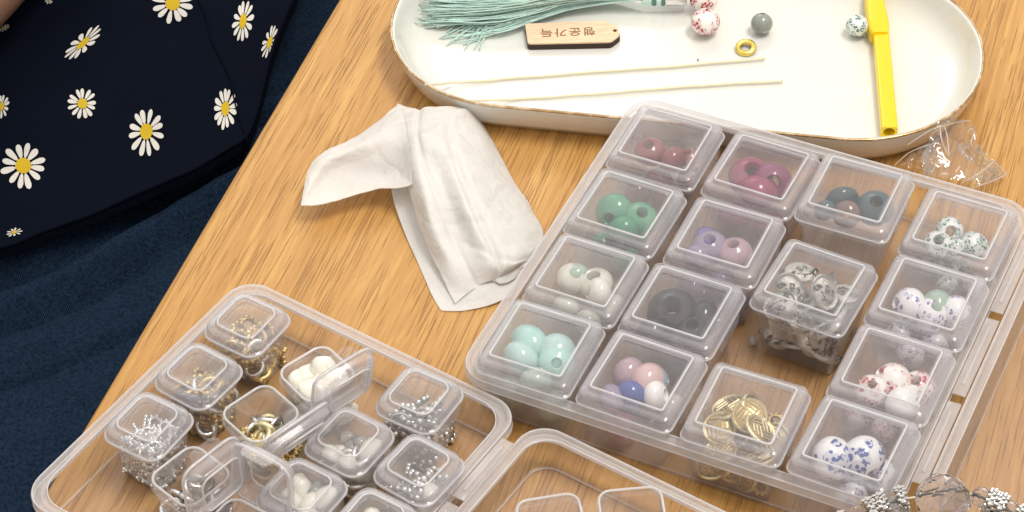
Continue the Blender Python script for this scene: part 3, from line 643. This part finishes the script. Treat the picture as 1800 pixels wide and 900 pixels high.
def settle(items, hw, zfloor, ztop, fixed=0, it=140, seed=1, g=.03):
    """let round things of radius r come to rest in a square box; items: [x, y, z, r]; the first `fixed` stay"""
    r_ = random.Random(seed)
    for k in range(it):
        for i, a in enumerate(items):
            if i >= fixed: a[2] -= g
        for i in range(len(items)):
            a = items[i]
            for j in range(i + 1, len(items)):
                b = items[j]; dx, dy, dz = b[0] - a[0], b[1] - a[1], b[2] - a[2]; rr_ = a[3] + b[3]
                d2 = dx * dx + dy * dy + dz * dz
                if d2 < rr_ * rr_:
                    d_ = math.sqrt(d2) or .01; s = (rr_ - d_) / d_; 
                    wa, wb = (0, 1) if i < fixed <= j else (.5, .5) if i >= fixed else (0, 0)
                    a[0] -= dx * s * wa; a[1] -= dy * s * wa; a[2] -= dz * s * wa; b[0] += dx * s * wb; b[1] += dy * s * wb; b[2] += dz * s * wb
        for i, a in enumerate(items):
            if i >= fixed:
                m = hw - a[3]; a[0] = min(max(a[0], -m), m); a[1] = min(max(a[1], -m), m); a[2] = max(a[2], zfloor + a[3])
    return items
ZB0 = .07
US, VS = [3.75, 7.25, 10.65, 14.2], [4.7, 1.2, -2.2, -5.5]
# (column, row): description of the box, then its beads (px, py, radius px, material, hole, squash, tilt of the hole), then fillers below
BIG = {
 (0, 0): ('bead box of dark red beads in the back left corner of the large case', 'dark red glass bead', [(1143, 267, 25, 'garnet', .35, .8, 1), (1182, 281, 23, 'garnet', .35, .8, 0), (1212, 277, 17, 'garnet', .35, .8, 1)], [('garnet', .5)] * 4),
 (1, 0): ('bead box of large plum beads, second in the back row', 'large plum glass bead with wide hole', [(1308, 303, 35, 'plum', .42, .8, 1), (1371, 298, 32, 'plum2', .42, .8, 2), (1333, 336, 32, 'plum', .42, .8, 0)], [('plum', .6)] * 2),
 (2, 0): ('bead box of dark teal beads, raised, behind the silver box', 'dark teal bead', [(1480, 352, 27, 'teal', .3, .6, 3), (1538, 366, 29, 'teal2', .35, .8, 1), (1446, 368, 18, 'teal2', .3, .8, 0), (1488, 377, 22, 'brown', .3, .7, 0)], [('teal', .5)] * 4),
 (3, 0): ('bead box of green-flowered white beads in the back right corner', 'white bead with green flowers', [(1671, 401, 22, 'green_pat', .42, .85, 2), (1648, 430, 22, 'green_pat', .4, .85, 1), (1712, 433, 24, 'green_pat', .4, .85, 0), (1681, 437, 17, 'green_pat', .4, .85, 0)], [('green_pat', .42)] * 5),
 (0, 1): ('bead box of green beads, second from the back on the left side', 'green glass bead', [(1081, 370, 31, 'green', .35, .85, 0), (1127, 383, 28, 'green2', .35, .85, 1), (1097, 403, 24, 'green', .35, .85, 0)], [('green', .5)] * 3),
 (1, 1): ('bead box of hazy lilac beads left of the silver box', 'hazy lilac bead', [(1232, 420, 22, 'violet', .3, .8, 0), (1248, 436, 29, 'lilac', .35, .8, 1), (1291, 446, 28, 'rosy', .35, .8, 1), (1225, 452, 22, 'lilac', .35, .8, 0)], [('lilac', .5)] * 3),
 (3, 1): ('bead box of violet-flowered white beads right of the silver box', 'white bead with violet flowers', [(1598, 537, 27, 'violet_pat', .3, .9, 0), (1638, 553, 26, 'violet_pat', .36, .9, 1), (1686, 552, 26, 'violet_pat', .3, .9, 0), (1660, 515, 26, 'sage', .3, .9, 0)], [('violet_pat', .48)] * 4),
 (0, 2): ('bead box of pale cream green beads, third from the back on the left', 'pale cream green bead', [(1007, 490, 28, 'cream', .4, .8, 1), (1064, 470, 30, 'cream', .45, .7, 1), (1052, 514, 26, 'cream2', .4, .8, 0), (1030, 455, 22, 'sage', .4, .8, 0)], [('cream', .5)] * 3),
 (1, 2): ('bead box with a big black bead beside the empty slot', 'black glass bead', [(1179, 541, 38, 'black', .42, .75, 1), (1241, 558, 27, 'black', .4, .8, 0), (1218, 583, 25, 'black', .4, .8, 1)], [('black', .55)] * 3),
 (3, 2): ('bead box of red-flowered white beads on the right side', 'white bead with red flowers', [(1568, 671, 28, 'red_pat', .3, .92, 0), (1532, 687, 24, 'red_pat', .3, .92, 1), (1613, 683, 26, 'red_pat', .32, .92, 1), (1586, 712, 26, 'white', .3, .92, 0)], [('red_pat', .48)] * 5),
 (0, 3): ('bead box of pale mint oval beads in the front left corner', 'pale mint oval bead', [(937, 593, 29, 'mint', .2, 1.25, 4), (994, 594, 32, 'mint2', .2, 1.0, 0), (912, 629, 32, 'mint2', .2, .8, 0), (978, 637, 30, 'mint', .32, .8, 2)], [('sage', .55)] * 4),
 (1, 3): ('bead box of mixed pink, blue and white beads in the front row', None, [(1145, 664, 29, 'pink', .1, .85, 0), (1109, 694, 23, 'blue', .3, .85, 0), (1152, 695, 22, 'white', .42, .8, 5), (1104, 634, 26, 'rosy', .3, .85, 0), (1066, 698, 22, 'lilac', .3, .85, 0), (1172, 640, 20, 'bluegrey', .3, .85, 0)], [('plum2', .55), ('beige', .5), ('black', .4), ('garnet', .45)]),
 (3, 3): ('bead box of blue-flowered white beads in the front right corner', 'white bead with blue flowers', [(1452, 803, 32, 'blue_pat', .34, .9, 5), (1517, 806, 33, 'blue_pat', .34, .9, 0)], [('blue_pat', .58)] * 4),
}
MIXED = dict(plum2='dark plum bead low in the mixed box', pink='pink bead, largest at the top of the mixed box', blue='dark blue bead in the mixed box beside the white one', white='white bead with visible hole in the mixed box', rosy='faint rose bead at the back of the mixed box',
             lilac='pale lilac bead in the front corner of the mixed box', bluegrey='blue grey bead at the right of the mixed box', beige='beige bead low in the mixed box', black='black bead low in the mixed box', garnet='dark red bead low in the mixed box')
rg = random.Random(21)
for (i, j), (blab, lab, vis, fill) in BIG.items():
    raised = .42 if (i, j) == (2, 0) else 0
    pos = rc(US[i] + rg.uniform(-.06, .06), VS[j] + rg.uniform(-.05, .05), ZB0 + raised)
    if (i, j) == (2, 0): fill = []
    if (i, j) == (2, 0): pos = rc(10.62, 4.5, ZB0 + raised)
    rot = RA + R(rg.uniform(-1.2, 1.2)); small_box('bead_box', pos, rot, 3.20, 2.66, .28, blab)
    a, b = frame(rot); items = []; meta = []
    for (x, y, rp, mt, ho, sq_, ti) in vis:
        zc = 1.55 + raised; rad = rp / 50.0 * (1.0 if mt.startswith('mint') or mt.startswith('cream') else 1.12); wpt = P(x, y, zc); d_ = wpt - pos
        lim = 1.32 - rad * .9
        items.append([min(max(d_.dot(a), -lim), lim), min(max(d_.dot(b), -lim), lim), zc - pos.z, rad]); meta.append((mt, ho, sq_, ti))
    nf = len(items)
    for mt, rad in fill: items.append([rg.uniform(-.8, .8), rg.uniform(-.8, .8), .6, rad * 1.0]); meta.append((mt, .34, .85, 0))
    settle(items, 1.27, .10, 2, nf, 120, 3, .02)
    for n, (q, (mt, ho, sq_, ti)) in enumerate(zip(items, meta)):
        wpt = pos + a * q[0] + b * q[1] + Vector((0, 0, q[2])); r3 = random.Random(i * 31 + j * 7 + n)
        ax = [(r3.uniform(-1, 1), r3.uniform(-1, 1), r3.uniform(-.2, .5)), (r3.uniform(-.3, .3), -.15 + r3.uniform(-.2, .2), 1), (0, -.8, .75), (-.15, .95, .15), (.5, -.8, .1), (.9, -.3, .3)][ti]
        l_ = lab
        if lab is None: l_ = MIXED[mt]; g_ = None
        else:
            g_ = lab + 's in one box'; where = blab.split(' ', 2)[2].split(' beads')[-1]
            l_ = lab + ' in the box' + (where if where.strip() else '')
            l_ = ' '.join(l_.replace(',', '').split()[:16])
            if mt == 'brown': l_, g_ = 'brownish bead among dark teal beads in the raised box', None
            if mt == 'white': l_, g_ = 'plain white bead in front of the red-flowered beads', None
            if mt == 'violet': l_, g_ = 'small deep violet bead among hazy lilac beads', None
            if mt == 'rosy': l_, g_ = 'pinkish bead among the hazy lilac beads', None
            if mt == 'sage' and n < nf: l_, g_ = ('grey green bead behind the violet-flowered beads' if j == 1 else 'darker sage bead behind the pale cream green beads'), None
        bead(wpt, q[3], mt, ax, ho, sq_, l_, 'bead', g_, spin=r3.uniform(0, 6))

# ---------------------------------------------------------------- findings
def medal(name, rx, ry, kind):
    b = Bag(); v, f = lathe([(0.001, -.05), (.88, -.05), (1, -.02), (1, .03), (.93, .07), (.84, .03), (.78, .02), (.60, .06), (.3, .085), (.001, .09)], 22, False); b.add([(x * rx, y * ry, z) for x, y, z in v], f); nf = len(f)
    if kind == 'oval':
        b.add(*tube([(rx + .09 + .08 * math.cos(k * math.pi / 6), .08 * math.sin(k * math.pi / 6), 0) for k in range(12)], .028, 5, True))
        r_ = random.Random(2)
        for k in range(13):
            x, y = r_.uniform(-.5, .5) * rx, r_.uniform(-.5, .5) * ry; a = r_.uniform(0, 6); b.add(*tube([(x + .16 * math.cos(a + t * .7) * rx, y + .16 * math.sin(a + t * .9) * ry * 1.2, .075) for t in range(4)], .030, 4))
    else:
        for q in range(4):
            for k in range(3):
                o_ = .09 + k * .15; mm = Matrix.Rotation(q * math.pi / 2 + .4, 4, 'Z')
                c = [mm @ Vector((o_ * rx * 1.5, -.04, .085)), mm @ Vector((o_ * rx * 1.5, (.66 - .12 * k) * ry, .075))]; b.add(*tube(c, .026, 4))
    m_ = b.mesh(name, 40); m_['core'] = nf; return m_
def spacer(name, rad, n, rb, core=True):
    b = Bag()
    for k in range(n):
        a = 2 * math.pi * k / n; b.add(*ball((rad * math.cos(a), rad * math.sin(a), 0), rb, 6, 4))
    if core: b.add(*tube([(rad * .8 * math.cos(2 * math.pi * k / 16), rad * .8 * math.sin(2 * math.pi * k / 16), 0) for k in range(16)], rb * .9, 6, True))
    return b.mesh(name, 180)
def ringlet(name, rad, th): return Bag().add(*tube([(rad * math.cos(2 * math.pi * k / 20), rad * math.sin(2 * math.pi * k / 20), 0) for k in range(20)], th, 7, True)).mesh(name, 180)
def chunk(name, seed, rad):
    v, f = ball((0, 0, 0), rad, 10, 7, (1, .8, .7)); r_ = random.Random(seed)
    return mesh(name, [Vector(q) * (1 + .28 * noise.noise(Vector(q) * 3 / rad * .5 + Vector((seed, 0, 0)))) for q in v], f, 60)
FM = dict(oval=(medal('silver_medallion', .52, .40, 'oval'), 'old_silver'), coin=(medal('gold_coin', .52, .52, 'coin'), 'pale_gold'), goldring=(spacer('gold_spacer', .24, 10, .062), 'gold'), ring=(ringlet('gold_ring', .22, .06), 'gold'), sring=(ringlet('silver_ring', .22, .06), 'silver'),
          daisy=(spacer('silver_spacer', .17, 9, .052), 'silver'), flower=(spacer('flower_spacer', .26, 10, .075), 'silver'), dark=(ringlet('dark_ring', .22, .07), 'dark_silver'), pearl=(chunk('pearl_bead', 3, .42), 'pearl'), shell=(chunk('shell_bead', 8, .30), 'shell'), clear=(chunk('clear_bead', 5, .22), 'clearbead'), palecoin=(ringlet('pale_ring', .25, .07), 'pale_gold'))
NAMES = dict(oval='silver_medallion', coin='gold_coin', goldring='gold_spacer', ring='gold_ring', sring='silver_ring', daisy='silver_spacer', flower='flower_spacer', dark='dark_ring', pearl='pearl_bead', shell='shell_bead', clear='clear_bead', palecoin='pale_ring')
CATS = dict(oval='charm', coin='coin charm', goldring='spacer', ring='ring', sring='ring', daisy='spacer', flower='spacer', dark='ring', pearl='pearl', shell='bead', clear='bead', palecoin='ring')
M['recess'] = plain('blackened_recess', (.15, .145, .13), .35, .9, 0, 0, .4, 6); M['gold_recess'] = plain('darker_gold_recess', (.50, .36, .16), .35, .9, 0, 0, .4, 6)  # darker metal for engraved lines, coin fields and spacer cores
for k, (m_, mt) in FM.items():
    m_.materials.append(M[mt]); m_.materials.append(M['gold_recess' if 'gold' in mt else 'recess'])
    if k == 'oval':
        for pz in list(m_.polygons)[m_['core']:]: pz.material_index = 1
    elif k == 'coin':
        rx_ = .52
        for pz in m_.polygons[:m_['core']]:
            c_ = pz.center
            if c_.z > .015 and math.hypot(c_.x / rx_, c_.y / (.40 if k == 'oval' else .52)) < .87: pz.material_index = 1
    elif k in ('goldring', 'flower'):
        n_ = len(m_.polygons)
        for pz in m_.polygons[n_ - 96:]: pz.material_index = 1
def heap(pos, rot, spec, hw, seed, where, flat=.35, top=1.9, fine=1.0):
    r_ = random.Random(seed); items = []; ks = []
    for k, n, rr_ in spec:
        for _ in range(n): ks.append((k, rr_))
    r_.shuffle(ks)
    for n, (k, rr_) in enumerate(ks): items.append([r_.uniform(-hw, hw) * .8, r_.uniform(-hw, hw) * .8, .3 + 1.7 * n / len(ks), rr_])
    settle(items, hw, .08, top, 0, 110, seed, .022); a, b = frame(rot)
    for q, (k, rr_) in zip(items, ks):
        if q[2] > top: continue
        o = new(NAMES[k], FM[k][0], None, None, pos + a * q[0] + b * q[1] + Vector((0, 0, q[2])), (r_.gauss(0, flat * 2), r_.gauss(0, flat * 2), r_.uniform(0, 6.3)))
        s = r_.uniform(.9, 1.1) * fine; o.scale = (s, s, s)
        tag(o, where[k], CATS[k], where[k] + ' group')
# silver medallions box, turned with its clasp to the front
pos = rc(10.95, 1.10, ZB0 + .35); pos = P(1432, 492, 2.9); pos = Vector((pos.x, pos.y, .10))
small_box('bead_box', pos, R(-30.5), 3.22, 2.76, .30, 'clasped box of silver oval medallions at the centre of the case', 90, 0, 'long', 'lid_clear', True, 'cup_clear')
heap(pos, R(-30.5), [('oval', 34, .40)], 1.2, 5, dict(oval='antique silver oval medallion heaped in the clasped centre box'), .24, 2.25, 1.12)
pos = rc(US[2] + .05, VS[3], ZB0); small_box('bead_box', pos, RA + R(1.5), 3.20, 2.66, .28, 'box of gold coin charms in the front row next to the blue ones')
heap(pos, RA, [('coin', 12, .40), ('goldring', 20, .27), ('ring', 10, .22)], 1.2, 6, dict(coin='round gold coin charm with carved lines in the front row box', ring='plain gold ring among the coin charms in the front row', goldring='beaded gold spacer under the coin charms in the front row'), .3, 1.7, 1.15)
for (x, y, z, rx_, ry_, rz_), lab in (((1318, 731, 1.95, 22, -8, .4), 'gold coin charm on top, partly behind the front coin'), ((1337, 756, 2.0, 34, 12, 1.3), 'gold coin charm with woven line pattern, topmost and nearest the box corner')):
    o = new('gold_coin', FM['coin'][0], None, None, P(x, y, z), (R(rx_), R(ry_), rz_)); o.scale = (1.12,) * 3; tag(o, lab, 'coin charm')
# tiny clear bead on the case floor
tag(new('clear_bead', Bag().add(*ball((0, 0, 0), .15, 12, 8)).mesh('round_clear_bead', 180), M['clearbead'], None, P(1323, 599, .22)), 'tiny round clear bead in the empty slot beside the silver box', 'bead')

# boxes of the left case: (px, py of the lid centre, label, opened angle, hinge side, contents)
SM = 2.18; HH = 2.34
def lb(px, py, label, hk, opened, spec, seed, where, jit=0, lid=True, dz=0, top=1.85, mat='lid_clear'):
    q = P(px, py - 9, HH + .12 + dz); pos = Vector((q.x, q.y, .07 + dz)); rot = LA + R(jit)
    small_box('findings_box', pos, rot, SM, HH, .46, label, hk, opened, 'short', 'lid_clear', lid)
    if spec: heap(pos, rot, spec, .74, seed, where, .45, top, 1.42)
lb(432, 565, 'small lidded box of gold rings in the back left corner of the findings case', 0, 0, [('ring', 14, .19), ('sring', 10, .19), ('goldring', 38, .2)], 1, dict(ring='gold ring in the back left findings box', sring='silver ring in the back left findings box', goldring='beaded gold spacer in the back left findings box'), 1)
lb(346, 655, 'small lidded box of gold and silver findings, second along the table edge', 0, 0, [('ring', 12, .19), ('sring', 16, .19), ('goldring', 26, .2), ('dark', 7, .2)], 2, dict(ring='gold ring in the second box along the table edge', sring='silver ring in the second box along the table edge', goldring='beaded gold spacer in the second box along the edge', dark='dark ring in the second box along the table edge'), -1)
lb(258, 743, 'small lidded box full of tiny silver spacers nearest the table edge', 0, 0, [('daisy', 150, .165)], 3, dict(daisy='tiny beaded silver spacer in the box nearest the table edge'), 2)
lb(556, 652, 'open small box of irregular pearls, lid standing upright behind', 0, 104, [('pearl', 17, .33), ('shell', 8, .26), ('clear', 4, .22)], 4, dict(pearl='irregular white pearl in the open pearl box', clear='clear bead among the irregular pearls', shell='cream shell piece among the irregular pearls'), -17)
lb(456, 722, 'open small box with its lid tipped over to the right', 0, 122, [('palecoin', 16, .2), ('sring', 16, .19), ('goldring', 10, .2)], 5, dict(palecoin='pale gold ring in the box with the tipped-over lid', sring='silver ring in the box with the tipped-over lid', goldring='beaded gold spacer in the box with the tipped-over lid'), -14)
lb(736, 697, 'small lidded box of silver flower spacers in the back right of its case', 180, 0, [('flower', 24, .25)], 6, dict(flower='large silver flower spacer in the back right box'), 3, top=1.6)
lb(612, 770, 'small lidded box of clear and silver bits in the middle', 180, 0, [('sring', 20, .19), ('shell', 14, .27), ('clear', 12, .2)], 7, dict(sring='silver ring in the middle lidded box', shell='cream shell bead in the middle lidded box', clear='clear bead in the middle lidded box'), 0)
lb(735, 820, 'small lidded box holding flower spacers and one gold ring at right', 180, 0, [('flower', 15, .25), ('ring', 4, .2), ('shell', 9, .27)], 8, dict(flower='silver flower spacer in the right-hand lidded box', ring='gold ring in the right-hand lidded box', shell='cream bead in the right-hand lidded box'), -2)
lb(332, 832, 'open small box of dark and silver rings, lid standing on edge', 0, 92, [('dark', 16, .2), ('sring', 24, .19)], 9, dict(dark='dark metal ring in the box at the front left', sring='silver ring in the box at the front left'), -9)
lb(528, 862, 'small lidded box of pearly clear beads near the photo bottom', 180, 0, [('shell', 22, .26), ('clear', 20, .2)], 10, dict(shell='pearly bead in the lidded box near the photo bottom', clear='clear bead in the lidded box near the photo bottom'), 1)
lb(415, 925, 'open small box with its lid standing up, cut by the photo bottom', 90, 98, [('sring', 14, .2)], 11, dict(sring='silver ring in the box cut by the photo bottom'), 0)
lb(655, 916, 'small lidded box of cream shell pieces, cut by the photo bottom', 180, 0, [('shell', 24, .28)], 12, dict(shell='cream shell piece in the box cut by the photo bottom'), 1, top=1.9)
# loose spacers on the case floor between the boxes
r_ = random.Random(9)
for k, (x, y) in enumerate(((492, 792), (503, 786), (512, 795), (498, 803), (486, 806), (508, 808), (517, 783), (480, 796))):
    o = new('gold_spacer', FM['goldring'][0], None, None, P(x, y, .9 + .1 * (k % 3)), (r_.uniform(-.6, .6), r_.uniform(-.6, .6), k)); 
    tag(o, 'pale gold spacer lying loose between the small boxes', 'spacer', 'loose spacers between the small boxes')
# two empty boxes in the case's open lid
for (x, y, a, lab) in ((1112, 908, 3, 'empty small box, right of two in the empty case half'), (970, 922, 8, 'empty small box, left of two in the empty case half')):
    q = P(x, y, 1.9); small_box('empty_box', Vector((q.x, q.y, .08)), R(a), 2.2, 2.3, .42, lab, 90, 0, 'short', 'lid_clear', False)

# ---------------------------------------------------------------- crystal bracelet
def studded(name, rad, seed):
    b = Bag().add(*tube([(0, 0, z) for z in (-.16, -.08, .08, .16)], [rad * .55, rad * .8, rad * .8, rad * .55], 14)); r_ = random.Random(seed)
    for ring, zz in ((.82, -.11), (.88, 0), (.82, .11)):
        for k in range(14): a = 2 * math.pi * (k + (.5 if zz == 0 else 0)) / 14; b.add(*ball((rad * ring * math.cos(a), rad * ring * math.sin(a), zz), .07, 6, 4))
    return b.mesh(name, 25)
M['rhine'] = plain('rhinestones', (.75, .74, .72), .08, 1, 0, 0, .1, 8)
BR = studded('studded_ring', .44, 1); 
br = empty('bracelet', P(1650, 930, 0)); tag(br, 'crystal bracelet with a big clear bead and rhinestone spacers, front right corner', 'bracelet'); bo = Vector(br.location)
path = [P(*q) - bo for q in ((1465, 932, 2.25), (1520, 903, 2.4), (1566, 884, 2.5), (1612, 874, 2.6), (1700, 868, 2.6), (1745, 884, 2.5), (1785, 905, 2.4), (1830, 940, 2.3))]
cc = [crom(path, k / 17) for k in range(18)]; mid = P(1657, 880, 2.55) - bo
def crystal(name, rad):
    bm = bmesh.new(); bmesh.ops.create_icosphere(bm, subdivisions=2, radius=rad); me = bpy.data.meshes.new(name); bm.to_mesh(me); bm.free(); return me
new('crystal_bead', crystal('crystal_bead', .84), M['crystal'], br, mid)
for n, q in enumerate(cc):
    t_ = (cc[min(n + 1, len(cc) - 1)] - cc[max(n - 1, 0)]).normalized()
    if (q - mid).length < .95: continue
    if n % 3 == 2: new('glass_bead', crystal('glass_bead', .34), M['crystal'], br, q)
    else: new('rhinestone_ring', BR, M['rhine'], br, q, t_.to_track_quat('Z', 'Y').to_euler())
new('elastic', Bag().add(*tube([crom(cc, k / 40) for k in range(41)], .04, 6)).mesh('elastic', 180), M['cord'], br)
